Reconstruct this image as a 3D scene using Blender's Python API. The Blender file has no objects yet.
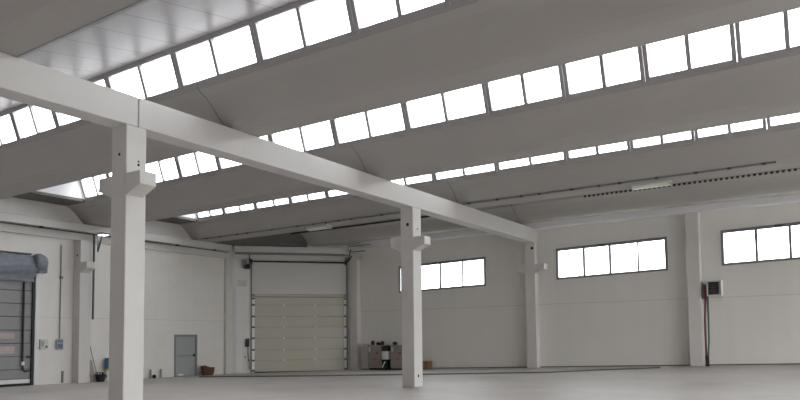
import bpy, bmesh, math, random
from mathutils import Vector, Matrix
random.seed(4)
scn = bpy.context.scene
COL = scn.collection

# ------------------------------------------------------------------ materials
def mat(name, col, rough=.6, metal=0., noise=0., nscale=3., bump=0., spec=.5, lines=None, streak=0., emit=0., stain=None):
    """principled material; noise = mottling, lines = list of (axis, period, offset, width, darkening) fine joints, streak = vertical streaking"""
    m = bpy.data.materials.new(name); m.use_nodes = True
    nt = m.node_tree; N = nt.nodes; K = nt.links
    b = N['Principled BSDF']
    b.inputs['Roughness'].default_value = rough
    b.inputs['Metallic'].default_value = metal
    b.inputs['Specular IOR Level'].default_value = spec
    tc = N.new('ShaderNodeTexCoord')
    rgb = N.new('ShaderNodeRGB'); rgb.outputs[0].default_value = (*col, 1)
    cur = rgb.outputs[0]
    def darken(cur, facsock, amount, tint=(0, 0, 0)):
        mx = N.new('ShaderNodeMix'); mx.data_type = 'RGBA'; mx.blend_type = 'MIX'
        ml = N.new('ShaderNodeMath'); ml.operation = 'MULTIPLY'; ml.inputs[1].default_value = amount
        K.new(facsock, ml.inputs[0]); K.new(ml.outputs[0], mx.inputs['Factor'])
        K.new(cur, mx.inputs['A']); mx.inputs['B'].default_value = (*tint, 1)
        return mx.outputs['Result']
    if noise:
        n = N.new('ShaderNodeTexNoise'); n.inputs['Scale'].default_value = nscale; n.inputs['Detail'].default_value = 6
        K.new(tc.outputs['Object'], n.inputs['Vector'])
        cur = darken(cur, n.outputs['Fac'], noise)
    if streak:
        mp = N.new('ShaderNodeMapping'); mp.inputs['Scale'].default_value = (1.3, 1.3, .05)
        n = N.new('ShaderNodeTexNoise'); n.inputs['Scale'].default_value = 1.5; n.inputs['Detail'].default_value = 4
        K.new(tc.outputs['Object'], mp.inputs['Vector']); K.new(mp.outputs[0], n.inputs['Vector'])
        cur = darken(cur, n.outputs['Fac'], streak)
    if stain:
        sc, amt, tint = stain
        n = N.new('ShaderNodeTexNoise'); n.inputs['Scale'].default_value = sc; n.inputs['Detail'].default_value = 8; n.inputs['Roughness'].default_value = .65
        K.new(tc.outputs['Object'], n.inputs['Vector'])
        r = N.new('ShaderNodeValToRGB'); r.color_ramp.elements[0].position = .48; r.color_ramp.elements[1].position = .72
        K.new(n.outputs['Fac'], r.inputs['Fac'])
        cur = darken(cur, r.outputs['Color'], amt, tint)
    for (ax, per, off, w, amt) in (lines or ()):
        sp = N.new('ShaderNodeSeparateXYZ'); K.new(tc.outputs['Object'], sp.inputs[0])
        a = N.new('ShaderNodeMath'); a.operation = 'ADD'; a.inputs[1].default_value = -off + 1000 * per
        K.new(sp.outputs['XYZ'.index(ax)], a.inputs[0])
        md = N.new('ShaderNodeMath'); md.operation = 'MODULO'; md.inputs[1].default_value = per
        K.new(a.outputs[0], md.inputs[0])
        lt = N.new('ShaderNodeMath'); lt.operation = 'LESS_THAN'; lt.inputs[1].default_value = w
        K.new(md.outputs[0], lt.inputs[0])
        cur = darken(cur, lt.outputs[0], amt)
    K.new(cur, b.inputs['Base Color'])
    if bump:
        n = N.new('ShaderNodeTexNoise'); n.inputs['Scale'].default_value = nscale * 6; n.inputs['Detail'].default_value = 4
        K.new(tc.outputs['Object'], n.inputs['Vector'])
        bp = N.new('ShaderNodeBump'); bp.inputs['Strength'].default_value = bump; bp.inputs['Distance'].default_value = .02
        K.new(n.outputs['Fac'], bp.inputs['Height']); K.new(bp.outputs[0], b.inputs['Normal'])
    if emit:
        b.inputs['Emission Color'].default_value = (1, .98, .95, 1); b.inputs['Emission Strength'].default_value = emit
    return m

def glass_mat(name, t):
    m = bpy.data.materials.new(name); m.use_nodes = True
    nt = m.node_tree; N = nt.nodes; K = nt.links
    N.remove(N['Principled BSDF'])
    tr = N.new('ShaderNodeBsdfTransparent'); tr.inputs[0].default_value = (*t, 1)
    gl = N.new('ShaderNodeBsdfGlossy'); gl.inputs['Roughness'].default_value = .05
    mx = N.new('ShaderNodeMixShader')
    mx.inputs[0].default_value = .04; K.new(tr.outputs[0], mx.inputs[1]); K.new(gl.outputs[0], mx.inputs[2])
    K.new(mx.outputs[0], N['Material Output'].inputs['Surface'])
    return m

M = dict(
    wall=mat('painted_wall_panel', (.82, .80, .765), .6, noise=.05, nscale=.8, streak=.08, lines=[('Z', 20., 3.15, .025, .22)]),
    wallL=mat('painted_wall_concrete', (.84, .815, .78), .65, noise=.06, nscale=1.2, streak=.06, lines=[('Z', 20., 2.66, .02, .2)], stain=(.5, .10, (.3, .27, .23))),
    conc=mat('painted_concrete', (.70, .68, .66), .6, noise=.10, nscale=2.5, bump=.06),
    beam=mat('beam_concrete', (.70, .68, .665), .6, noise=.16, nscale=.6, bump=.06),
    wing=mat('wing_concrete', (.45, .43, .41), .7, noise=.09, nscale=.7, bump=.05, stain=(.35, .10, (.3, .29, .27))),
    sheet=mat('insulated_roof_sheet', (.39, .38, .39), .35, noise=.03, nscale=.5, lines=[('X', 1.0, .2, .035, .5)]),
    gable=mat('white_gable_sheet', (.70, .69, .71), .4),
    dark=mat('dark_soffit', (.16, .15, .14), .8, noise=.1),
    galv=mat('galvanised_steel', (.52, .57, .58), .45, metal=.6, noise=.15, nscale=6),
    frame=mat('grey_window_frame', (.40, .385, .40), .5, metal=.1),
    wframe=mat('dark_window_frame', (.22, .225, .24), .5, metal=.2),
    floor=mat('worn_concrete_floor', (.70, .655, .63), .5, noise=.18, nscale=1.2, stain=(.35, .32, (.32, .28, .25)), spec=.4),
    kerb=mat('dark_floor_joint', (.16, .155, .145), .85),
    ground=mat('outside_ground', (.26, .26, .25), .9),
    hole=mat('bolt_hole_painted_shade', (.02, .02, .02), .9),  # black colour stands in for the shade inside each hole
    black=mat('black_metal', (.015, .015, .017), .5),
    rubber=mat('black_rubber', (.02, .02, .02), .8),
    grey=mat('grey_enamel', (.36, .372, .38), .45),
    greyd=mat('grey_enamel_frame', (.22, .24, .265), .45),
    dock=mat('grey_sectional_door', (.29, .29, .30), .5, noise=.15, nscale=3),
    dockd=mat('grey_sectional_joint', (.08, .08, .085), .7),
    beige=mat('beige_ribbed_door', (.56, .535, .455), .34, noise=.10, nscale=1.5, lines=[('Z', .12, 0., .012, .12)]),
    beiged=mat('beige_joint', (.30, .285, .245), .7),
    bright=mat('bright_white_plastic', (.92, .92, .92), .4),
    white=mat('white_paint_metal', (.78, .78, .80), .5),
    lintel=mat('door_head_panel', (.66, .64, .62), .6, noise=.06),
    tarp=mat('blue_grey_tarpaulin', (.27, .295, .345), .75, noise=.35, nscale=5, bump=.5),
    box=mat('off_white_plastic', (.62, .62, .60), .5),
    blue=mat('blue_panel', (.10, .15, .28), .4),
    crate=mat('brown_grey_cabinet', (.33, .28, .25), .6, noise=.25, nscale=4),
    red=mat('red_marking', (.45, .07, .05), .5),
    redp=mat('red_pipe', (.20, .03, .04), .4),
    teal=mat('teal_pipe', (.05, .14, .15), .4),
    yellow=mat('yellow_sticker', (.55, .45, .04), .5),
    basket=mat('brown_terracotta', (.16, .065, .04), .8, noise=.4, nscale=9),
    card=mat('brown_cardboard', (.23, .125, .06), .8, noise=.2, nscale=6),
    wood=mat('weathered_wood', (.42, .38, .33), .8, noise=.3, nscale=6),
    rod=mat('dull_steel_rod', (.25, .24, .23), .5, metal=.5),
    cable=mat('blue_grey_conduit', (.21, .235, .24), .5),
    lens=mat('lamp_diffuser', (.74, .80, .66), .35),
    flood=mat('floodlight_lens', (.95, .95, .95), .3, emit=1.2),
    pipe=mat('dark_green_pipe', (.06, .075, .07), .5),
    bluecan=mat('blue_canister', (.06, .14, .24), .4),
    reddish=mat('dusty_pink_glazing', (.50, .42, .41), .4, noise=.3, nscale=5),
    glass=glass_mat('window_glass', (.9, .92, .93)), poly=glass_mat('milky_skylight_glass', (.86, .87, .89)),
)

# ------------------------------------------------------------------ mesh helpers
class MB:
    def __init__(s): s.bm = bmesh.new()
    def hexa(s, p):                       # 8 points: bottom 4 (ccw), top 4
        v = [s.bm.verts.new(q) for q in p]
        for f in ((3, 2, 1, 0), (4, 5, 6, 7), (0, 1, 5, 4), (1, 2, 6, 5), (2, 3, 7, 6), (3, 0, 4, 7)):
            s.bm.faces.new([v[i] for i in f])
        return s
    def box(s, x0, x1, y0, y1, z0, z1):
        return s.hexa([(x0, y0, z0), (x1, y0, z0), (x1, y1, z0), (x0, y1, z0), (x0, y0, z1), (x1, y0, z1), (x1, y1, z1), (x0, y1, z1)])
    def prism(s, prof, axis, a, b):       # prof: 2D list, extruded along axis from a to b
        def pt(p, t):
            return (t, p[0], p[1]) if axis == 'x' else ((p[0], t, p[1]) if axis == 'y' else (p[0], p[1], t))
        A = [s.bm.verts.new(pt(p, a)) for p in prof]; B = [s.bm.verts.new(pt(p, b)) for p in prof]
        n = len(prof)
        for i in range(n): s.bm.faces.new([A[i], A[(i + 1) % n], B[(i + 1) % n], B[i]])
        s.bm.faces.new(A[::-1]); s.bm.faces.new(B)
        return s
    def tube(s, pts, r, n=10, r2=None):
        pts = [Vector(p) for p in pts]; rings = []
        for i, p in enumerate(pts):
            d = (pts[min(i + 1, len(pts) - 1)] - pts[max(i - 1, 0)]).normalized()
            a = d.orthogonal().normalized() if i == 0 else (rings[-1][1] - d * rings[-1][1].dot(d)).normalized()
            bb = d.cross(a); rr = r if r2 is None else r + (r2 - r) * i / (len(pts) - 1)
            rings.append(([s.bm.verts.new(p + a * rr * math.cos(2 * math.pi * k / n) + bb * rr * math.sin(2 * math.pi * k / n)) for k in range(n)], a))
        for i in range(len(rings) - 1):
            A, B = rings[i][0], rings[i + 1][0]
            for k in range(n): s.bm.faces.new([A[k], A[(k + 1) % n], B[(k + 1) % n], B[k]])
        s.bm.faces.new(rings[0][0][::-1]); s.bm.faces.new(rings[-1][0])
        return s
    def lathe(s, prof, c, n=20):          # prof [(r,z)], around vertical axis through c
        rings = [[s.bm.verts.new((c[0] + r * math.cos(2 * math.pi * k / n), c[1] + r * math.sin(2 * math.pi * k / n), c[2] + z)) for k in range(n)] for r, z in prof]
        for A, B in zip(rings, rings[1:]):
            for k in range(n): s.bm.faces.new([A[k], A[(k + 1) % n], B[(k + 1) % n], B[k]])
        s.bm.faces.new(rings[0][::-1]); s.bm.faces.new(rings[-1])
        return s
    def build(s, name, m, parent=None, bevel=0., smooth=False, mw=None):
        bmesh.ops.recalc_face_normals(s.bm, faces=s.bm.faces)
        me = bpy.data.meshes.new(name)
        if mw is not None: s.bm.transform(mw)
        s.bm.to_mesh(me); s.bm.free()
        o = bpy.data.objects.new(name, me); COL.objects.link(o)
        me.materials.append(m)
        if smooth:
            for p in me.polygons: p.use_smooth = True
        if parent is not None:
            o.parent = parent; o.matrix_parent_inverse = Matrix.Translation(-Vector(parent.location))
        if bevel:
            bv = o.modifiers.new('bevel', 'BEVEL'); bv.width = bevel; bv.segments = 2; bv.limit_method = 'ANGLE'
        return o

def tag(o, label, cat, group=None, kind=None):
    o['label'] = label; o['category'] = cat
    if group: o['group'] = group
    if kind: o['kind'] = kind
    return o
def thing(name, loc, label, cat, group=None, kind=None):
    o = bpy.data.objects.new(name, None); COL.objects.link(o); o.location = loc
    o.empty_display_size = .2
    return tag(o, label, cat, group, kind)
def S(o, label, cat): return tag(o, label, cat, None, 'structure')
def copy_tree(o, delta, parent=None):
    c = o.copy(); COL.objects.link(c)
    if parent is None: c.location = Vector(o.location) + Vector(delta)
    else:
        c.parent = parent; c.matrix_parent_inverse = o.matrix_parent_inverse.copy()
    for ch in list(o.children): copy_tree(ch, delta, c)
    return c
ORD = ['', 'first', 'second', 'third', 'fourth', 'fifth', 'sixth', 'seventh', 'eighth', 'ninth', 'tenth']

# ------------------------------------------------------------------ key dimensions (metres)
XL, YW, XR, YF = -28.0, 30.3, 16.0, -7.5            # left wall, far wall, right end, wall behind the camera
BX0, BX1 = -12.845, -12.343                         # long beam
BZ0, BZ1 = 6.06, 6.70
RG = .0237                                          # the yard falls, far wall base course and windows follow it
def grade(x): return RG * (x + 15.5)
PITCH = 5.87; S1 = 10.52
SY = [S1 + PITCH * k for k in range(-2, 4)]         # glazed roof edges, index 2 = nearest strip in the picture
SY[4] = 22.27; SY[5] = 27.95
# chamfered corner
P1 = Vector((-27.219, 26.354, 0)); CU = Vector((.6823, .7311, 0)); CN = Vector((.7311, -.6823, 0))
CA, CB = -1.15, 5.42                                # chamfer limits along CU
def CP(u, n, z): p = P1 + CU * u + CN * n; return (p.x, p.y, z)
MC = Matrix(((CU.x, CN.x, 0, P1.x), (CU.y, CN.y, 0, P1.y), (0, 0, 1, 0), (0, 0, 0, 1)))   # local (u, n, z) -> world

def floor_z(X, Y):
    b = max(-.115, .0071 * (X + 12.6)) if X < -12.6 else 0.
    if Y > 21:
        tz = max(b, min(.166 + grade(X), .62))
        b += (tz - b) * min(1.15, (Y - 21) / 9.3) ** 1.3
    return b

# ------------------------------------------------------------------ floor and ground
bm = bmesh.new()
xs = [XL - .3 + i * (XR + .6 - XL) / 60 for i in range(61)]
ys = [YF - .3 + i * (21 - YF + .3) / 20 for i in range(21)] + [21 + (i + 1) * (YW + .25 - 21) / 16 for i in range(16)]
vv = [[bm.verts.new((x, y, floor_z(x, y))) for x in xs] for y in ys]
lo = [[bm.verts.new((x, y, -.5)) for x in (xs[0], xs[-1])] for y in (ys[0], ys[-1])]
for j in range(len(ys) - 1):
    for i in range(len(xs) - 1): bm.faces.new([vv[j][i], vv[j][i + 1], vv[j + 1][i + 1], vv[j + 1][i]])
bm.faces.new([lo[0][0], lo[0][1]] + vv[0][::-1]); bm.faces.new([lo[1][1], lo[1][0]] + vv[-1])
bm.faces.new([lo[1][0], lo[0][0]] + [r[0] for r in vv]); bm.faces.new([lo[0][1], lo[1][1]] + [r[-1] for r in vv][::-1])
bm.faces.new([lo[0][0], lo[1][0], lo[1][1], lo[0][1]])
t = MB(); t.bm.free(); t.bm = bm
S(t.build('floor', M['floor'], smooth=False), 'worn pale concrete floor of the whole empty hall', 'floor')
S(MB().box(-150, 150, -150, 150, -.9, -.55).build('ground', M['ground']), 'pale open yard outside around the hall', 'ground')

# dark floor joint running from the left towards the far wall
JP = [(-26.2, 22.11), (-24.8, 22.7), (-21.4, 23.8), (-19.2, 24.7), (-16.9, 25.3), (-14.7, 25.98), (-12.6, 26.54), (-10.6, 27.1), (-8.93, 28.28), (-7.48, 28.93), (-6.77, 29.25)]
t = MB()
for a, b in zip(JP, JP[1:]):
    d = (Vector(b) - Vector(a)).normalized(); n = Vector((-d.y, d.x)) * .06
    q = [(a[0] - n.x, a[1] - n.y), (b[0] - n.x, b[1] - n.y), (b[0] + n.x, b[1] + n.y), (a[0] + n.x, a[1] + n.y)]
    t.hexa([(x, y, floor_z(x, y) - .01) for x, y in q] + [(x, y, floor_z(x, y) + .05) for x, y in q])
S(t.build('trim_1', M['kerb']), 'low dark kerb line across the floor in front of the far wall', 'floor joint')

# ------------------------------------------------------------------ walls
WIN = [(-20.19, -15.075), (-11.46, -6.56), (-4.475, .42)]
def wb(x): return 4.172 + grade(x)
def wt(x): return 5.614 + grade(x)
t = MB(); y0, y1 = YW, YW + .25
cuts = [-23.6] + [v for w in WIN for v in w] + [XR]
def slab(xa, xb, za0, zb0, za1, zb1):
    t.hexa([(xa, y0, za0), (xb, y0, zb0), (xb, y1, zb0), (xa, y1, za0), (xa, y0, za1), (xb, y0, zb1), (xb, y1, zb1), (xa, y1, za1)])
for i, (a, b) in enumerate(zip(cuts, cuts[1:])):
    if i % 2 == 0: slab(a, b, -.4, -.4, 7.6, 7.6)
    else:
        slab(a, b, -.4, -.4, wb(a), wb(b)); slab(a, b, wt(a), wt(b), 7.6, 7.6)
S(t.build('wall_back', M['wall']), 'long far wall of white panels with the three ribbon windows', 'wall')
# dark line at the foot of the far wall
t = MB()
xs2 = [-23.3 + i for i in range(0, 36)]
for a, b in zip(xs2, xs2[1:]):
    t.hexa([(a, YW - .03, floor_z(a, YW) - .02), (b, YW - .03, floor_z(b, YW) - .02), (b, YW, floor_z(b, YW) - .02), (a, YW, floor_z(a, YW) - .02),
            (a, YW - .03, floor_z(a, YW) + .045), (b, YW - .03, floor_z(b, YW) + .045), (b, YW, floor_z(b, YW) + .045), (a, YW, floor_z(a, YW) + .045)])
S(t.build('baseboard_back', M['kerb']), 'thin dark line along the foot of the far wall', 'baseboard')

DD = (10.9, 15.10, 4.75)                            # dock door opening in the left wall
t = MB()
t.box(XL - .25, XL, YF, DD[0], -.4, 7.9); t.box(XL - .25, XL, DD[1], 22.10, -.4, 7.9)
t.box(XL - .25, XL, 22.10, 23.44, 1.96, 7.9); t.box(XL - .25, XL, 23.44, 25.75, -.4, 7.9)
t.box(XL - .25, XL, DD[0], DD[1], DD[2], 7.9)
S(t.build('wall_left', M['wallL']), 'left wall of white concrete panels with the grey door', 'wall')
t = MB()
t.box(CA - .1, .08, -.25, 0, -.4, 7.9); t.box(5.24, CB + .3, -.25, 0, -.4, 7.9); t.box(.08, 5.24, -.25, 0, 4.15, 7.9)
S(t.build('wall_corner', M['wallL'], mw=MC), 'short angled wall cutting the far left corner around the beige shutter', 'wall')
t = MB()
OP = [(9.0, 17.6), (18.6, 28.0)]  # openings added in the unseen end wall to light the column sides
yy = [YF] + [v for o in OP for v in o] + [YW + .25]
for i, (a, b) in enumerate(zip(yy, yy[1:])):
    if i % 2 == 0: t.box(XR, XR + .25, a, b, -.4, 9.0)
    else: t.box(XR, XR + .25, a, b, 4.6, 9.0)
S(t.build('wall_right', M['wall']), 'right end wall outside the picture, with open bays added for side light', 'wall')
S(MB().box(XL - .25, XR + .25, YF - .25, YF, -.4, 9.0).build('wall_front', M['wall']), 'wall behind the viewpoint', 'wall')

# ------------------------------------------------------------------ roof: wing elements, sheets, gables
def wing_prof(s, e=1.74):
    if e == 0:                                       # half wing against the far wall
        return [(s + q, z) for q, z in [(0, 7.45), (.2, 7.345), (.4, 7.185), (.6, 6.985), (.74, 6.875), (.86, 6.838), (1.15, 6.832), (1.15, 6.98), (.85, 7.02), (.62, 7.22), (.42, 7.4), (.2, 7.53), (-.02, 7.56)]]
    low = [(0, 7.45), (.2, 7.345), (.4, 7.185), (.6, 6.97), (.76, 6.815), (.9, 6.735), (1.02, 6.703), (e, 6.702)]
    top = [(e + .01, 6.74), (e + .01, 7.70), (e - .1, 7.70), (e - .1, 6.9), (1.1, 6.86), (.85, 6.98), (.62, 7.2), (.42, 7.4), (.2, 7.53), (-.02, 7.56)]
    return [(s + q, z) for q, z in low + top]
STRIP = ['', '', 'nearest', 'middle', 'farthest', 'last']
for k, s in enumerate(SY):
    for bay, (a, b) in enumerate(((XL, -12.607), (-12.582, XR))):
        if k == 5 and bay == 0: a = -25.1
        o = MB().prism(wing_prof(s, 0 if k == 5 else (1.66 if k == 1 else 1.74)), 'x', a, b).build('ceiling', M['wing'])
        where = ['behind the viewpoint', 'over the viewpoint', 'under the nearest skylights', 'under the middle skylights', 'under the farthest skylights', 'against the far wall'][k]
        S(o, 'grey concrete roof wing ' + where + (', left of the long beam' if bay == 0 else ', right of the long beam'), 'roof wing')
    prof = wing_prof(s, 0 if k == 5 else (1.66 if k == 1 else 1.74))
    S(MB().prism(prof, 'x', -12.605, -12.584).build('trim_%d' % (6 + k), M['dark']), 'dark sealed joint between the roof wings above the long beam, ' + ['behind the viewpoint', 'over the viewpoint', 'under the nearest skylights', 'under the middle skylights', 'under the farthest skylights', 'against the far wall'][k], 'joint')
    # galvanised angle along the far lip
    e = 1.65 if k == 1 else 1.735
    g = MB().prism([(s + 1.59, 6.688), (s + e, 6.688), (s + e, 6.70), (s + 1.59, 6.70)], 'x', XL, XR) if k == 1 else None
    if g: S(g.build('trim_5', M['galv']), 'galvanised edge strip on the roof wing ' + ['behind', 'at the top left corner of the picture,', 'below the middle skylights,', 'in front of the farthest skylights,', 'with the lamps,'][k] + ' carrying the roof sheets', 'edge strip')
def sheet(k):
    s, n = SY[k], SY[k + 1]
    a, b = Vector((s + 1.64, 7.71)), Vector((n - .30, 8.46))
    sl = (b.y - a.y) / (b.x - a.x)
    at = lambda y: a.y + sl * (y - a.x)
    o = MB().prism([(a.x, a.y), (b.x, b.y), (b.x, b.y + .1), (a.x, a.y + .1)], 'x', -26.6, XR).build('ceiling', M['sheet'])
    wh = ['behind the viewpoint', 'sloping up to the nearest skylights', 'sloping up to the middle skylights', 'sloping up to the farthest skylights', 'sloping up to the far wall wing'][k]
    S(o, 'white insulated roof sheets ' + wh, 'roof sheet')
    if k == 4:
        S(MB().box(XL - .02, -25.12, s + 1.76, YW, 6.72, 7.6).build('ceiling', M['dark']), 'dark roof slab over the angled corner wall', 'slab')
        S(MB().prism([(s + 1.8, 7.6), (n - .0, 7.6), (n - .3, 8.5)], 'x', -25.25, -25.13).build('wall_gable', M['gable']), 'hidden white gable sheet above the corner slab', 'gable')
        S(MB().prism([(n - .02, 7.56), (n - .3, 8.5), (n - .26, 8.52), (n + .02, 7.56)], 'x', -25.1, XR).build('wall_gable', M['galv']), 'closed sheet metal face behind the lamp wing', 'gable')
        return
    S(MB().box(XL - .02, -26.61, s + 1.76, n + .02, 7.455, 7.56).build('ceiling', M['dark']), 'dark soffit slab at the left end of the strip, ' + wh.replace('sloping up to', 'beside'), 'slab')
    S(MB().prism([(s + 1.76, 7.57), (n + .0, 7.57), (n - .3, 8.6), (s + 1.76, 7.8)], 'x', -26.7, -26.615).build('wall_gable', M['gable']), 'white end gable at the left end of the strip, ' + wh.replace('sloping up to', 'beside'), 'gable')
for k in range(5): sheet(k)
# roof edge closures far out of view
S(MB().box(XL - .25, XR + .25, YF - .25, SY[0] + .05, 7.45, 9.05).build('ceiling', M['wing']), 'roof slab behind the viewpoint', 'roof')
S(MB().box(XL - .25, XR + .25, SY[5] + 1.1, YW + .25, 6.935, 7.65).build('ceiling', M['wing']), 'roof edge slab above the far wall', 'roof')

# skylight window units -------------------------------------------------------
DBL = [-26.6, -24.7, -22.62, -20.48, -18.41, -15.78, -13.15, -10.53, -7.95, -5.83, -3.9, -1.95, 0., 2.]
SNG = [-25.68, -23.64, -21.48, -19.47, -17.1, -14.46, -11.87, -9.25, -6.9, -4.86, -2.93, -.98, 1.0]
LV = Vector((0, -.32, .947)).normalized(); NV = Vector((0, .947, .32)).normalized()   # up the pane, outward
wn = [0]
def unit(s, xa, xb, xm, label):
    wn[0] += 1
    r = thing('window_%d' % wn[0], ((xa + xb) / 2, s, 7.56), label, 'skylight window', None, 'structure')
    def bar(t, x0, x1, l0, l1, d0, d1):
        o = Vector((0, s + .02, 7.53)); q = []
        for l, d in ((l0, d0), (l0, d1)): pass
        P = lambda x, l, d: tuple(o + LV * l + NV * d + Vector((x, 0, 0)))
        t.hexa([P(x0, l0, d0), P(x1, l0, d0), P(x1, l0, d1), P(x0, l0, d1), P(x0, l1, d0), P(x1, l1, d0), P(x1, l1, d1), P(x0, l1, d1)])
    H = 1.0
    f = MB(); g = .008
    bar(f, xa + g, xb - g, .0, .115, -.04, .06); bar(f, xa + g, xb - g, H - .12, H + .03, -.06, .07)
    bar(f, xa + g, xa + .10, .095, H - .12, -.04, .06); bar(f, xb - .10, xb - g, .095, H - .12, -.04, .06)
    fo = f.build('frame', M['frame'], r)
    m = MB(); bar(m, xm - .045, xm + .045, .095, H - .12, -.035, .055); m.build('mullion', M['frame'], fo)
    for a, b in ((xa + .10, xm - .045), (xm + .045, xb - .10)):
        p = MB(); bar(p, a, b, .095, H - .12, .005, .02); p.build('pane', M['poly'], r)
    return r
for k in (2, 3, 4):
    nl = sum(1 for a, b in zip(DBL, DBL[1:]) if (a + b) / 2 < -12.6)
    for i, (a, b) in enumerate(zip(DBL, DBL[1:])):
        left = (a + b) / 2 < -12.6
        lab = 'grey framed two pane skylight in the %s roof strip, %s window to the %s of the long beam' % (STRIP[k], ORD[nl - i] if left else ORD[i - nl + 1], 'left' if left else 'right')
        unit(SY[k], a, b, SNG[i], lab)
for k, x0 in ((0, -26.6), (1, -26.6), (2, 2.0), (3, 2.0), (4, 2.0)):     # rest of the strips, out of the picture
    wn[0] += 1
    r = thing('window_%d' % wn[0], (0, SY[k], 7.56), 'long skylight strip outside the picture, ' + ['behind the viewpoint', 'above the viewpoint', 'right end of the nearest strip', 'right end of the middle strip', 'right end of the farthest strip'][k], 'skylight window', None, 'structure')
    o = Vector((0, SY[k] + .02, 7.53)); f = MB(); p = MB()
    def bb(t, x0, x1, l0, l1, d0, d1):
        P = lambda x, l, d: tuple(o + LV * l + NV * d + Vector((x, 0, 0)))
        t.hexa([P(x0, l0, d0), P(x1, l0, d0), P(x1, l0, d1), P(x0, l0, d1), P(x0, l1, d0), P(x1, l1, d0), P(x1, l1, d1), P(x0, l1, d1)])
    bb(f, x0, XR, 0, .095, -.04, .06); bb(f, x0, XR, .87, 1.03, -.06, .07)
    n = int((XR - x0) / 1.2)
    for i in range(n + 1):
        x = x0 + .04 + (XR - x0 - .08) * i / n; bb(f, x - .035, x + .035, .095, .87, -.035, .055)
    f.build('frame', M['frame'], r)
    bb(p, x0 + .08, XR - .08, .095, .87, .005, .02); p.build('pane', M['poly'], r)

# ribbon windows in the far wall ------------------------------------------------
WL = ['grey framed ribbon window half hidden behind the slim column, left on the far wall',
      'grey framed ribbon window between the two wall columns of the far wall',
      'grey framed ribbon window above the fan heater, cut by the right edge']
MUL = [[-18.87, -17.66, -16.37], [-10.16, -8.985, -7.77], [-3.2, -2.03, -.8]]
for (a, b), lab, ml in zip(WIN, WL, MUL):
    wn[0] += 1
    r = thing('window_%d' % wn[0], ((a + b) / 2, YW, wb((a + b) / 2)), lab, 'window', None, 'structure')
    def pc(t, x0, x1, za, zb, ya, yb):                # za, zb functions of x
        t.hexa([(x0, ya, za(x0)), (x1, ya, za(x1)), (x1, yb, za(x1)), (x0, yb, za(x0)), (x0, ya, zb(x0)), (x1, ya, zb(x1)), (x1, yb, zb(x1)), (x0, yb, zb(x0))])
    f = MB(); w = .10
    pc(f, a, b, wb, lambda x: wb(x) + w, YW - .03, YW + .1); pc(f, a, b, lambda x: wt(x) - w - .02, wt, YW - .03, YW + .1)
    pc(f, a, a + w, lambda x: wb(x) + w, lambda x: wt(x) - w - .02, YW - .03, YW + .1); pc(f, b - w, b, lambda x: wb(x) + w, lambda x: wt(x) - w - .02, YW - .03, YW + .1)
    fo = f.build('frame', M['wframe'], r)
    ed = [a + w] + ml + [b - w]
    for i, x in enumerate(ml):
        m = MB(); h = .034 if i == 2 else .05
        pc(m, x - h, x + h, lambda x: wb(x) + w, lambda x: wt(x) - w - .02, YW - .01, YW + .08); m.build('mullion', M['wframe'], fo)
    for x0, x1 in zip(ed, ed[1:]):
        p = MB(); pc(p, x0 + .01, x1 - .01, lambda x: wb(x) + w, lambda x: wt(x) - w - .02, YW + .03, YW + .045); p.build('pane', M['glass'], r)
    c = (a + b) / 2 - .35
    MB().box(c - .16, c + .16, YW - .05, YW - .03, wt(c) - .075, wt(c) - .035).build('latch', M['black'], fo)

# ------------------------------------------------------------------ beams and columns
def beam(y0, y1, label):
    o = MB().box(BX0, BX1, y0, y1, BZ0, BZ1).build('concrete_beam', M['beam'], bevel=.02)
    return tag(o, label, 'beam')
beam(YF + .05, 8.745, 'pale concrete roof beam, near piece running out of the top left of the picture')
beam(8.765, YW - .01, 'long pale concrete roof beam from the thick near column to the far wall')

def column(x0, x1, y0, y1, ztop, label, name='concrete_column', corb=(1, 1), holes=(), cz=5.04):
    zb = floor_z((x0 + x1) / 2, (y0 + y1) / 2)
    r = thing(name, ((x0 + x1) / 2, (y0 + y1) / 2, zb), label, 'column')
    sf = MB().box(x0, x1, y0, y1, zb - .005, ztop).build('shaft', M['conc'], r, bevel=.02)
    yb = min(y1, y0 + .40)
    for s, on in zip((-1, 1), corb):
        if on:
            e = x1 if s > 0 else x0
            pr = [(e, cz), (e + s * .45, cz), (e + s * .45, cz - .275), (e, cz - .46)]
            MB().prism(pr, 'y', y0 + .005, yb).build('corbel', M['conc'], r, bevel=.012)
    for (ax, u, z, rad) in holes:
        c = (u, y0 - .002, z) if ax == 'y' else (x1 + .002, u, z)
        d = (0, .012, 0) if ax == 'y' else (-.012, 0, 0)
        MB().tube([c, tuple(Vector(c) + Vector(d))], rad, 14).build('bolt_hole', M['hole'], sf)  # flush disc, the hole's shade is only in its colour
    return r
column(BX0, BX1, 8.48, 8.96, BZ0, 'thick pale column nearest the viewer with a bracket on each side', holes=[('y', -12.575, 5.46, .035), ('x', 8.77, 5.33, .022), ('x', 8.77, 5.26, .03)])
column(BX0, BX1, 19.40, 19.92, BZ0, 'slim pale column mid hall, standing before the brown cabinets', holes=[('y', -12.555, 5.475, .06), ('x', 19.69, 5.34, .035), ('x', 19.64, .36, .05)])
column(BX0, BX1, 29.9, YW - .005, BZ0, 'pale column built against the far wall under the beam end', holes=[('y', -12.47, 5.78, .07)])
column(-5.74, -5.23, 29.86, YW - .005, 6.67, 'pale wall column beside the fan heater, without brackets', corb=(0, 0))
column(-23.12, -22.72, 29.95, YW - .005, 6.06, 'narrow pale pillar right of the beige shutter', corb=(0, 0))
column(XL + .005, -27.50, 16.76, 17.28, 6.0, 'pale wall pillar right of the dock door with a bracket', corb=(0, 1), holes=[('y', -27.74, 5.35, .05)])
column(XL + .005, -27.8, 25.2, 25.62, 6.0, 'shallow pale pilaster between the left wall and the angled corner', corb=(0, 0))

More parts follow.
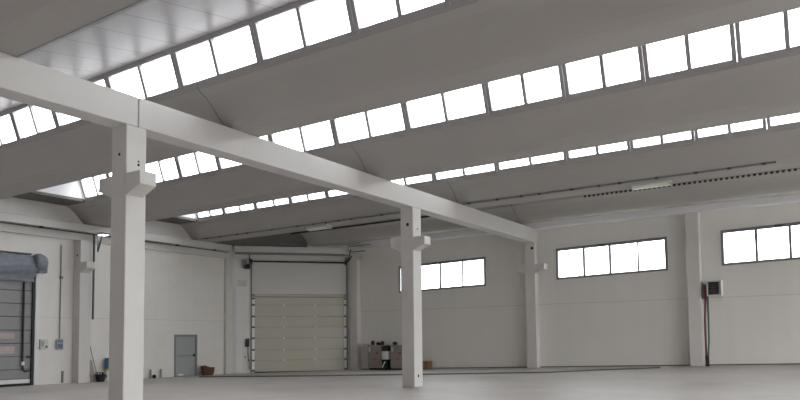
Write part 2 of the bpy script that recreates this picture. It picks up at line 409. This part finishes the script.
# edge beams on the walls
t = MB().prism([(XL, 6.01), (-27.86, 6.01), (-27.86, 6.37), (-27.54, 6.37), (-27.54, 6.70), (XL, 6.70)], 'y', YF + .05, 25.35)
tag(t.build('edge_beam', M['beam'], bevel=.015), 'pale stepped edge beam along the top of the left wall', 'beam')
t = MB()
t.prism([(.005, 6.02), (.12, 6.02), (.12, 6.37), (.45, 6.37), (.45, 6.69), (.005, 6.69)], 'x', -.85, 5.05)
tag(t.build('edge_beam', M['beam'], bevel=.015, mw=MC), 'pale edge beam across the angled corner above the beige shutter', 'beam')
S(MB().box(-22.3, XR, 29.70, YW - .005, 6.67, 6.93).build('trim_2', M['white']), 'concrete band along the top of the far wall, coloured lighter for the light it catches', 'edge band')  # brighter colour than the wall stands in for light caught by the band

# small dark clips hanging below the stepped edge beam
for lab, y in (('above the dock door', 15.1), ('above the grey steel door', 21.84), ('near the angled corner', 24.2)):
    tag(MB().box(-27.64, -27.55, y - .07, y + .07, 6.30, 6.372).build('clip', M['black'], bevel=.01), 'small dark clip under the left edge beam, ' + lab, 'clip')
t = MB().tube([(-27.70, YF + 1, 6.33), (-27.70, 25.2, 6.33)], .025, 8)
tag(t.build('pipe', M['pipe']), 'thin dark pipe under the lip of the left edge beam', 'pipe')

# ------------------------------------------------------------------ beige shutter in the angled corner
r = thing('door_1', CP(2.6, 0, -.09), 'beige ribbed sectional shutter in the angled far corner', 'shutter', None, 'structure')
JZ = [.56, 1.13, 1.755, 2.35, 2.93, 3.555]
zz = [-.06] + JZ + [4.14]
for a, b in zip(zz, zz[1:]):
    MB().box(.24, 5.10, -.10, -.06, a + .006, b - .006).build('panel', M['beige'], r, mw=MC, bevel=.01)
MB().box(-.2, 5.5, -.30, -.255, -.45, 4.4).build('light_stop', M['beiged'], r, mw=MC)  # unseen backing added outside to stop daylight leaking past the shutter
MB().box(.085, 5.235, -.14, -.11, -.1, 4.15).build('joint_backing', M['beiged'], r, mw=MC)
MB().box(.24, 5.10, -.11, -.04, -.11, -.05).build('bottom_seal', M['rubber'], r, mw=MC)
MB().box(.24, 5.10, -.055, -.03, 3.96, 4.02).build('top_rail', M['beiged'], r, mw=MC)
for z in JZ:
    for u in (1.80, 3.49):
        MB().lathe([(.0, -.05), (.07, -.045), (.085, 0), (.07, .045), (.0, .05)], (u, -.045, z), 12).build('hinge', M['bright'], r, mw=MC)
for u0, u1 in ((.10, .235), (5.105, 5.22)):
    MB().box(u0, u1, -.06, .02, -.08, 3.98).build('guide_track', M['bright'], r, mw=MC)
    for z in [.02] + JZ + [3.9]:
        MB().box(u0 - .01, u1 + .01, .02, .045, z - .045, z + .045).build('roller', M['pipe'], r, mw=MC)
for u0, u1 in ((.02, .085), (5.225, 5.30)):
    MB().box(u0, u1, .0, .05, -.08, 6.25).build('side_post', M['greyd'], r, mw=MC)
MB().box(.12, 5.2, .02, .06, 4.16, 5.98).build('head_panel', M['lintel'], r, mw=MC)
tt = MB().tube([(-.05, .17, 5.90), (5.22, .17, 5.90)], .045, 12); sh = tt.build('torsion_shaft', M['black'], r, mw=MC)
for u in (.03, 5.2):
    MB().tube([(u - .05, .17, 5.90), (u + .05, .17, 5.90)], .13, 16).build('cable_drum', M['black'], r, mw=MC)
MB().box(5.18, 5.24, .05, .06, 2.45, 2.80).build('sticker', M['yellow'], r, mw=MC)
m = thing('motor', CP(-.25, .2, 5.62), 'black shutter motor left of the shaft over the beige shutter', 'motor')
MB().box(-.42, -.18, .02, .28, 5.55, 5.98).build('gearbox', M['greyd'], m, mw=MC, bevel=.03)
MB().tube([(-.32, .17, 5.62), (-.02, .17, 5.62)], .14, 16).build('drive_housing', M['black'], m, mw=MC)
MB().box(-.06, -.02, .14, .18, 5.7, 6.3).build('bracket', M['black'], m, mw=MC)
m = thing('strut_bracket', CP(5.35, .1, 5.9), 'black crossed steel struts at the right end of the shutter shaft', 'bracket')
MB().tube([(5.42, .48, 6.62), (5.3, .2, 5.95)], .03, 8).build('strut', M['black'], m, mw=MC)
MB().tube([(5.3, .2, 5.95), (5.52, .2, 6.28)], .03, 8).build('strut', M['black'], m, mw=MC)
# hand control beside the shutter
m = thing('control_box', CP(-.13, .05, 1.5), 'black hand control with hanging cord left of the beige shutter', 'control box')
MB().box(-.24, -.05, .005, .12, 1.30, 1.74).build('housing', M['black'], m, mw=MC, bevel=.015)
MB().tube([(-.12, .05, 1.3), (-.1, .06, .9), (-.05, .06, .55), (-.01, .06, .1)], .022, 8).build('cord', M['rod'], m, mw=MC)
MB().box(-.11, -.02, .03, .09, .52, .64).build('plug', M['red'], m, mw=MC, bevel=.01)
MB().box(-.30, -.22, .005, .05, .70, .80).build('socket', M['greyd'], m, mw=MC, bevel=.01)
tag(MB().box(-.64, -.22, .005, .14, 4.56, 4.88).build('junction_box', M['box'], mw=MC, bevel=.015), 'small pale box high on the wall left of the beige shutter', 'junction box')
tag(MB().box(-.78, -.42, .005, .06, -.07, 4.50).build('cover_strip', M['white'], mw=MC, bevel=.01), 'white vertical cover strip left of the beige shutter', 'cover strip')

# ------------------------------------------------------------------ grey steel door in the left wall
r = thing('door_2', (XL, 22.77, -.11), 'grey steel personnel door in the left wall', 'door', None, 'structure')
t = MB(); t.box(XL - .02, XL + .03, 22.04, 22.14, -.11, 1.96); t.box(XL - .02, XL + .03, 23.32, 23.44, -.11, 1.96); t.box(XL - .02, XL + .03, 22.14, 23.32, 1.84, 1.96)
t.build('frame', M['greyd'], r, bevel=.008)
MB().box(XL - .3, XL - .255, 21.9, 23.6, -.45, 2.2).build('light_stop', M['greyd'], r)  # unseen plate added to keep daylight out of the door gaps
l = MB().box(XL - .06, XL - .01, 22.145, 23.315, -.09, 1.835).build('leaf', M['grey'], r)
MB().tube([(XL + .05, 22.22, .91), (XL + .05, 23.2, .91)], .018, 8).build('panic_bar', M['greyd'], l)
MB().box(XL - .01, XL + .07, 23.18, 23.28, .86, .98).build('handle', M['black'], l, bevel=.01)
MB().box(XL - .01, XL - .005, 22.3, 22.62, -.07, .02).build('sticker', M['white'], l)

# ------------------------------------------------------------------ dock door and shelter at the left edge
r = thing('door_3', (XL, 13, -.1), 'dark grey sectional dock door at the left edge', 'dock door', None, 'structure')
zs = [-.02, .17, .55, 1.07, 1.60, 2.13, 2.67, 3.20, 3.73, 4.27, 4.75]
for i, (a, b) in enumerate(zip(zs, zs[1:])):
    MB().box(XL - .12, XL - .07, DD[0] + .02, 15.03, a + .012, b - .012).build('panel', M['white'] if i == 0 else M['dock'], r, bevel=.008)
MB().box(XL - .3, XL - .255, 10.6, 15.4, -.45, 5.0).build('light_stop', M['dockd'], r)  # unseen sheet added outside to block light leaks around the dock door
MB().box(XL - .18, XL - .14, DD[0], 15.06, -.1, 4.75).build('joint_backing', M['dockd'], r)
MB().box(XL - .16, XL - .04, DD[0], 15.06, -.12, -.025).build('bottom_seal', M['rubber'], r)
for z0, z1 in ((1.78, 2.02), (1.18, 1.48)):
    for y0_, y1_ in ((13.55, 14.38), (12.3, 13.1)):
        MB().box(XL - .07, XL - .06, y0_, y1_, z0, z1).build('door_light', M['reddish'], r, bevel=.004)
MB().box(XL - .1, XL + .01, 15.03, 15.12, -.1, 4.75).build('frame', M['black'], r)
MB().box(XL - .02, XL + .05, 15.125, 15.30, -.075, 4.62).build('guide_post', M['white'], r, bevel=.01)
MB().tube([(XL + .0, 14.67, 4.3), (XL + .0, 14.67, .76)], .04, 10).build('lock_rod', M['black'], r)
MB().tube([(XL + .02, 14.67, .86), (XL + .02, 14.67, .72)], .07, 12).build('rod_grip', M['white'], r)
MB().tube([(XL + .02, 14.67, .72), (XL + .02, 14.70, .52), (XL + .02, 14.8, .45)], .035, 8).build('rod_hook', M['black'], r)
for z in (.45, 1.0):
    MB().box(XL - .06, XL + .0, 14.86, 15.03, z, z + .06).build('latch', M['black'], r)
# shelter of bundled tarpaulin
r = thing('dock_shelter', (XL, 13, 4.6), 'bundled blue grey tarpaulin hanging over the dock door', 'tarpaulin')
bm = bmesh.new(); n1, n2 = 46, 14; rows = []
for i in range(n1 + 1):
    y = 10.9 + (15.02 - 10.9) * i / n1; row = []
    for j in range(n2 + 1):
        a = j / n2; z = 5.14 - 1.05 * a + .012 * math.sin(i * 1.7 + j) + .02 * math.sin(i * .55)
        d = .12 + .26 * math.sin(math.pi * min(1, a * 1.15 + .08)) ** .7 + .022 * math.sin(j * 2.1 + i * .23) + .018 * math.sin(i * .8 + j * .4)
        row.append((XL + max(d, .06), y, z))
    rows.append(row)
F = [[bm.verts.new(p) for p in row] for row in rows]
B = [[bm.verts.new((XL + .006, p[1], p[2])) for p in row] for row in rows]
for i in range(n1):
    for j in range(n2):
        bm.faces.new([F[i][j], F[i + 1][j], F[i + 1][j + 1], F[i][j + 1]]); bm.faces.new([B[i][j], B[i][j + 1], B[i + 1][j + 1], B[i + 1][j]])
    bm.faces.new([F[i][0], B[i][0], B[i + 1][0], F[i + 1][0]]); bm.faces.new([F[i][n2], F[i + 1][n2], B[i + 1][n2], B[i][n2]])
for i in (0, n1):
    for j in range(n2): bm.faces.new([F[i][j], F[i][j + 1], B[i][j + 1], B[i][j]])
t = MB(); t.bm.free(); t.bm = bm; t.build('curtain', M['tarp'], r, smooth=True)
bm = bmesh.new(); rings = []
for i in range(12):
    a = i / 11; y = 14.93 + .46 * a; cz = 4.93 - .08 * a; rad = .27 * (.75 + .35 * math.sin(math.pi * (a * .8 + .15))) * (1 if i < 11 else .75)
    rings.append([bm.verts.new((XL + .31 + rad * math.cos(k / 22 * 2 * math.pi) * (1 + .06 * math.sin(3 * k + i)), y, cz + rad * 1.12 * math.sin(k / 22 * 2 * math.pi) * (1 + .05 * math.sin(2 * k + i * .7)))) for k in range(22)])
for A, C in zip(rings, rings[1:]):
    for k in range(22): bm.faces.new([A[k], A[(k + 1) % 22], C[(k + 1) % 22], C[k]])
bm.faces.new(rings[0][::-1]); bm.faces.new(rings[-1])
t = MB(); t.bm.free(); t.bm = bm; t.build('rolled_end', M['tarp'], r, smooth=True)
MB().box(XL + .05, XL + .36, 15.05, 15.45, 4.46, 4.70).build('hanging_flap', M['tarp'], r, bevel=.05)
tag(MB().box(XL + .003, XL + .10, 10.9, 14.9, 5.185, 5.25).build('shelter_rail', M['pipe'], bevel=.01), 'dark rail along the top of the tarpaulin over the dock door', 'rail')

# electrical boxes right of the dock door
r = thing('control_box', (XL, 15.5, 1.4), 'pale control box on the wall just right of the dock door', 'control box')
h = MB().box(XL + .003, XL + .14, 15.32, 15.64, 1.36, 1.76).build('housing', M['box'], r, bevel=.015)
MB().box(XL + .14, XL + .15, 15.34, 15.46, 1.46, 1.70).build('dark_panel', M['grey'], h)
MB().tube([(XL + .14, 15.56, 1.45), (XL + .18, 15.56, 1.45)], .035, 12).build('switch', M['black'], h)
r = thing('switch_panel', (XL, 16.15, 1.5), 'blue and grey switch panel under the thin conduit', 'switch panel')
h = MB().box(XL + .003, XL + .12, 16.02, 16.30, 1.32, 1.76).build('housing', M['grey'], r, bevel=.012)
MB().box(XL + .12, XL + .132, 16.05, 16.27, 1.38, 1.55).build('blue_cover', M['blue'], h)
MB().box(XL + .12, XL + .132, 16.05, 16.27, 1.62, 1.73).build('display', M['greyd'], h)
r = thing('conduit', (XL, 16.17, 1.8), 'thin vertical conduit on the wall above the blue switch panel', 'conduit')
MB().tube([(XL + .035, 16.18, 1.77), (XL + .035, 16.18, 5.75)], .022, 8).build('tube', M['rod'], r)
MB().box(XL + .003, XL + .07, 16.13, 16.26, 4.30, 4.42).build('clamp', M['greyd'], r, bevel=.01)
tag(MB().box(XL + .003, XL + .06, 16.30, 16.38, -.07, .42).build('wall_bracket', M['rod'], bevel=.01), 'small dark post at the wall foot right of the dock door', 'post')

# downpipe and floodlight next to the wall pillar
tag(MB().tube([(-27.44, 17.34, 6.3), (-27.44, 17.34, 2.6)], .045, 10).build('downpipe', M['pipe']), 'dark green downpipe on the right side of the wall pillar', 'pipe')
r = thing('floodlight', (-27.4, 17.6, 6.2), 'bright white floodlight on a dark bracket beside the wall pillar', 'floodlight')
h = MB().box(-27.50, -27.10, 17.50, 17.86, 6.30, 6.37).build('housing', M['pipe'], r, bevel=.015)
MB().box(-27.48, -27.12, 17.53, 17.83, 6.27, 6.302).build('lens', M['flood'], h)
MB().tube([(-27.44, 17.72, 6.29), (-27.44, 17.52, 5.55)], .035, 8).build('arm', M['pipe'], r)
MB().prism([(17.5, 6.29), (17.75, 6.29), (17.5, 5.6)], 'x', -27.47, -27.455).build('gusset', M['greyd'], r)

# odds and ends against the left wall
def fz(x, y): return floor_z(x, y)
z0 = fz(-27.7, 18)
tag(MB().hexa([(-27.78, 17.50, z0), (-27.74, 17.50, z0), (-27.74, 17.72, z0), (-27.78, 17.72, z0), (-27.98, 17.46, z0 + .95), (-27.95, 17.46, z0 + .95), (-27.95, 17.66, z0 + .95), (-27.98, 17.66, z0 + .95)]).build('plank', M['wood']), 'pale plank leaning on the wall by the pillar foot', 'plank')
tag(MB().tube([(-27.97, 17.55, 1.50), (-27.86, 17.93, z0 + .016)], .016, 8).build('rod', M['rod']), 'thin dark rod leaning against the wall near the pillar', 'rod')
r = thing('bucket', (-27.62, 18.0, z0), 'black bucket of cables at the foot of the left wall', 'bucket')
MB().lathe([(.16, 0), (.22, .30), (.235, .32), (.2, .31), (.15, .04)], (-27.62, 17.86, z0), 18).build('body', M['rubber'], r)
for i in range(5):
    a = i * 1.3
    MB().tube([(-27.62 + .12 * math.cos(a), 17.80 + .12 * math.sin(a), z0 + .12), (-27.62 + .2 * math.cos(a), 17.83 + .2 * math.sin(a), z0 + .42), (-27.60 + .1 * math.cos(a + 1.5), 17.98 + .1 * math.sin(a), z0 + .36), (-27.55, 18.03 + .03 * i, z0 + .1 + .03 * i)], .02, 7).build('cable_loop', M['wood'] if i % 2 else M['rubber'], r, smooth=True)
r = thing('canister', (-27.7, 18.42, z0), 'blue canister with yellow rim on a white stand by the left wall', 'canister')
MB().lathe([(.14, 0), (.15, .02), (.11, .45), (.12, .47)], (-27.78, 18.31, z0), 18).build('stand', M['white'], r)
MB().lathe([(.12, .47), (.135, .5), (.135, .95), (.10, 1.02), (.0, 1.03)], (-27.78, 18.31, z0), 18).build('body', M['bluecan'], r)
MB().lathe([(.138, .46), (.142, .5), (.138, .54)], (-27.78, 18.31, z0), 18).build('rim', M['yellow'], r)
for i, (y, nm) in enumerate(((20.6, 'left'), (21.18, 'right'))):
    zf = fz(-27.85, y)
    tag(MB().box(-27.9, -27.83, y - .035, y + .035, zf, zf + .42).build('stake', M['wood'] if i else M['rod'], bevel=.006), 'short %s stake standing by the wall left of the grey steel door' % nm, 'stake')
tag(MB().lathe([(.06, 0), (.09, .04), (.085, .13), (.03, .17)], (-27.83, 20.78, fz(-27.83, 20.78)), 14).build('cap', M['rubber'], smooth=True), 'small black cap on the floor between the two stakes', 'cap')
zf = fz(-27.6, 24.1)
r = thing('basket', (-27.55, 24.1, zf), 'brown basket on the floor right of the grey steel door', 'basket')
t = MB(); prof = [(.27, 0), (.34, .15), (.36, .40), (.33, .40), (.30, .15), (.1, .05)]
t.lathe(prof, (0, 0, 0), 24); o = t.build('body', M['basket'], r)
for v in o.data.vertices:
    v.co = (v.co.x * .75 - 27.6, v.co.y * 1.08 + 23.8, v.co.z + zf + (.10 * max(0, (-v.co.y)) / .36 if v.co.z > .3 else 0))
MB().lathe([(.12, .28), (.17, .36), (.12, .46), (.03, .5)], (-27.6, 23.62, zf), 14).build('cloth', M['basket'], r, smooth=True)

# ------------------------------------------------------------------ things along the far wall
zf = fz(-20.5, 29.3)
def cabinet(x0, x1, label):
    r = thing('machine_cabinet', ((x0 + x1) / 2, 29.3, zf), label, 'cabinet', 'brown cabinets by the far wall')
    cb = MB().box(x0, x1, 29.3, 30.1, zf + .10, zf + 1.29).build('body', M['crate'], r, bevel=.02)
    MB().box(x0 + .04, x1 - .04, 29.36, 30.05, zf, zf + .10).build('plinth', M['black'], r)
    for dx, dz, w in ((.50, .82, .16), (.58, .88, .1), (.42, .52, .1)):
        MB().box(x0 + dx, x0 + dx + w, 29.29, 29.30, zf + dz, zf + dz + .07).build('mark', M['red'], cb)
    MB().box(x0 + .08, x0 + .18, 29.285, 29.30, zf + .95, zf + 1.2).build('label_plate', M['box'], cb)
    return r
cabinet(-21.56, -20.66, 'left brown grey cabinet with red marks near the shutter pillar')
cabinet(-20.12, -19.0, 'right brown grey cabinet partly behind the slim column')
def knob(x, h, w, label):
    tag(MB().lathe([(w * .6, 0), (w, .04), (w, h * .7), (w * .5, h)], (x, 29.5, zf + 1.29), 14).build('lid_knob', M['black'], smooth=True), label, 'knob')
knob(-21.36, .24, .10, 'black knob on the left cabinet top, near the pillar')
knob(-20.735, .22, .10, 'black knob on the right end of the left cabinet top')
tag(MB().tube([(-21.12, 29.5, zf + 1.34), (-21.02, 29.5, zf + 1.42), (-20.93, 29.55, zf + 1.36), (-21.02, 29.7, zf + 1.34), (-21.17, 29.6, zf + 1.36), (-21.02, 29.45, zf + 1.345)], .05, 10).build('hose', M['rubber'], smooth=True), 'coil of black hose lying on the left cabinet', 'hose')
knob(-19.95, .18, .12, 'black knob on the right cabinet top')
r = thing('pump_unit', (-20.3, 29.5, zf), 'white box with black hoses standing between the two brown cabinets', 'pump unit')
MB().box(-20.61, -20.24, 29.22, 29.8, zf + .55, zf + .98).build('box', M['box'], r, bevel=.02)
MB().box(-20.58, -20.27, 29.26, 29.8, zf + .98, zf + 1.24).build('cap', M['black'], r, bevel=.03)
MB().box(-20.56, -20.30, 29.3, 29.8, zf, zf + .55).build('stand', M['black'], r)
MB().tube([(-20.58, 29.2, zf + .52), (-20.28, 29.2, zf + .42), (-20.57, 29.2, zf + .28), (-20.28, 29.2, zf + .16), (-20.5, 29.2, zf + .08)], .05, 10).build('hose', M['black'], r, smooth=True)
MB().tube([(-20.33, 29.14, zf + .45), (-20.50, 29.14, zf + .16)], .025, 8).build('chrome_rod', M['white'], r)
zf2 = fz(-18.34, 29.9)
r = thing('cardboard_box', (-18.34, 29.9, zf2), 'brown cardboard box on the floor right of the slim column', 'box')
MB().box(-18.58, -18.12, 29.7, 30.15, zf2 - .005, zf2 + .40).build('carton', M['card'], r, bevel=.01)
MB().box(-18.37, -18.32, 29.695, 29.70, zf2 + .05, zf2 + .38).build('tape', M['wood'], r)

# fan heater and its pipes
r = thing('fan_heater', (-4.75, 30.05, 3.2), 'pale fan heater with black grille on the far wall under the right window', 'fan heater')
t = MB(); t.box(-5.0, -4.96, 29.80, YW - .005, 3.20, 3.82); t.box(-4.55, -4.51, 29.80, YW - .005, 3.20, 3.82); t.box(-4.96, -4.55, 29.80, YW - .005, 3.77, 3.82); t.box(-4.96, -4.55, 29.80, YW - .005, 3.20, 3.26)
t.build('casing', M['box'], r, bevel=.01)
MB().box(-4.96, -4.55, 29.90, 29.95, 3.26, 3.77).build('coil', M['black'], r)
for i in range(6):
    MB().box(-4.96, -4.55, 29.84, 29.86, 3.32 + i * .075, 3.33 + i * .075).build('grille_slat', M['wframe'], r)
MB().box(-4.47, -4.44, 29.72, 30.1, 3.22, 3.84).build('side_flap', M['white'], r)
MB().box(-5.18, -5.02, 30.0, YW - .005, 3.10, 3.70).build('valve_box', M['greyd'], r, bevel=.01)
tag(MB().tube([(-5.06, 29.9, 3.66), (-5.06, 29.9, 3.2), (-5.12, 29.9, 2.2), (-5.12, 29.92, 1.2), (-5.12, 29.95, .80)], .042, 10).build('pipe', M['redp'], smooth=True), 'dark red pipe running down from the fan heater', 'pipe')
tag(MB().tube([(-4.98, 29.86, 3.2), (-4.985, 29.9, 2.4), (-5.0, 29.9, 1.4), (-5.05, 29.95, .80)], .034, 10).build('pipe', M['teal'], smooth=True), 'teal pipe running down from the fan heater', 'pipe')
zf3 = fz(-5.1, 29.95)
tag(MB().tube([(-5.1, 29.95, .80), (-5.1, 29.97, .6), (-5.1, 29.97, zf3)], .075, 12).build('pipe_sleeve', M['rubber'], smooth=True), 'black sleeve where the heater pipes enter the floor', 'sleeve')

# ------------------------------------------------------------------ soffit conduit, lamps and toothed strip on the lamp wing
t = MB().tube([(-27.3, 23.09, 6.745), (-1.82, 23.09, 6.745)], .03, 8)
r = thing('cable_conduit', (-14, 23.09, 6.745), 'long blue grey conduit with dark clips along the lamp wing', 'conduit')
t.build('tube', M['cable'], r)
x = -26.9
while x < -1.8:
    MB().box(x - .06, x + .06, 23.05, 23.13, 6.712, 6.775).build('clip', M['pipe'], r, bevel=.01)
    x += random.choice((.7, .95, 1.2, 1.6))
def lamp(x, lab):
    r = thing('ceiling_lamp', (x, 23.45, 6.70), lab, 'lamp', 'lamps under the roof wing')
    h = MB().box(x - .62, x + .62, 23.28, 23.62, 6.615, 6.698).build('housing', M['box'], r, bevel=.015)
    MB().prism([(23.31, 6.615), (23.59, 6.615), (23.54, 6.545), (23.36, 6.545)], 'x', x - .6, x + .6).build('diffuser', M['lens'], h)
    for s in (-1, 1): MB().box(x + s * .61 - .02, x + s * .61 + .02, 23.29, 23.61, 6.55, 6.62).build('end_cap', M['galv'], h)
    return r
lamp(-19.9, 'long fluorescent lamp under the roof wing over the beige shutter')
lamp(-5.5, 'long fluorescent lamp under the roof wing at upper right')
t = MB().box(-22.1, -13.2, 23.99, 24.01, 6.60, 6.679)
S(t.build('trim_3', M['black']), 'black gap line along the lamp wing edge, left of the long beam', 'edge strip')
t = MB(); x = -8.0
while x < 3:
    t.prism([(x, 6.678), (x + .11, 6.678), (x + .085, 6.60), (x + .025, 6.60)], 'y', 23.99, 24.01); x += .16
S(t.build('trim_4', M['black']), 'black toothed edge of corrugated sheet along the lamp wing, right of the long beam', 'edge strip')

# conduit run and small cable frame right of the shutter
tag(MB().tube([CP(-.8, .33, 6.30), CP(5.3, .33, 6.30)], .062, 10).build('conduit', M['cable']), 'dark conduit under the corner edge beam above the beige shutter', 'conduit')
r = thing('cable_bracket', (-22.3, 29.4, 6.5), 'thin grey cable frame right of the corner beam', 'bracket')
MB().tube([(-22.9, 29.4, 6.35), (-22.9, 29.4, 6.67), (-21.4, 29.4, 6.67)], .03, 8).build('rail', M['greyd'], r)
MB().tube([(-22.9, 29.6, 6.4), (-21.9, 29.6, 6.4)], .03, 8).build('rail', M['cable'], r)

# ------------------------------------------------------------------ light: overcast sky
w = bpy.data.worlds.new('overcast_sky'); scn.world = w; w.use_nodes = True
bg = w.node_tree.nodes['Background']; bg.inputs[0].default_value = (.965, .985, .975, 1); bg.inputs[1].default_value = 5.0
def portal(loc, rot, sx, sy, name):
    l = bpy.data.lights.new(name, 'AREA'); l.shape = 'RECTANGLE'; l.size = sx; l.size_y = sy; l.cycles.is_portal = True
    o = bpy.data.objects.new(name, l); COL.objects.link(o); o.location = loc; o.rotation_euler = rot; return o
for k in range(5):
    c = Vector((0, SY[k] + .02, 7.53)) + LV * .5 + NV * .09
    portal(((-26.6 + XR) / 2, c.y, c.z), (math.radians(-90 + 18.7), 0, 0), XR + 26.6, 1.0, 'skylight_portal')
for a, b in WIN: portal(((a + b) / 2, YW + .15, wb((a + b) / 2) + .72), (math.radians(-90), 0, 0), b - a, 1.5, 'window_portal')
for a, b in OP: portal((XR + .15, (a + b) / 2, 2.2), (0, math.radians(90), 0), 4.8, b - a, 'bay_portal')

# ------------------------------------------------------------------ camera
f, cy, roll, pitch, yaw = 687.517, 298.347, -.0104, .06136, .58663
F = Vector((math.cos(pitch) * -math.sin(yaw), math.cos(pitch) * math.cos(yaw), math.sin(pitch)))
R = Vector((math.cos(yaw), math.sin(yaw), 0)); U = R.cross(F)
R2 = R * math.cos(roll) + U * math.sin(roll); U2 = -R * math.sin(roll) + U * math.cos(roll)
cam = bpy.data.cameras.new('camera'); co = bpy.data.objects.new('camera', cam); COL.objects.link(co)
mw = Matrix((R2, U2, -F)).transposed().to_4x4(); mw.translation = (0, 0, 1.55); co.matrix_world = mw
cam.sensor_fit = 'HORIZONTAL'; cam.sensor_width = 36; cam.lens = f / 800 * 36
cam.shift_y = (cy - 200) / 800; cam.clip_end = 400; cam.clip_start = .05
scn.camera = co

v = scn.view_settings
v.view_transform = 'Standard'; v.look = 'None'; v.gamma = 1; v.use_curve_mapping = False; v.exposure = 1.36
scn.cycles.use_denoising = True
scn.cycles.max_bounces = 10; scn.cycles.diffuse_bounces = 8; scn.cycles.transparent_max_bounces = 12
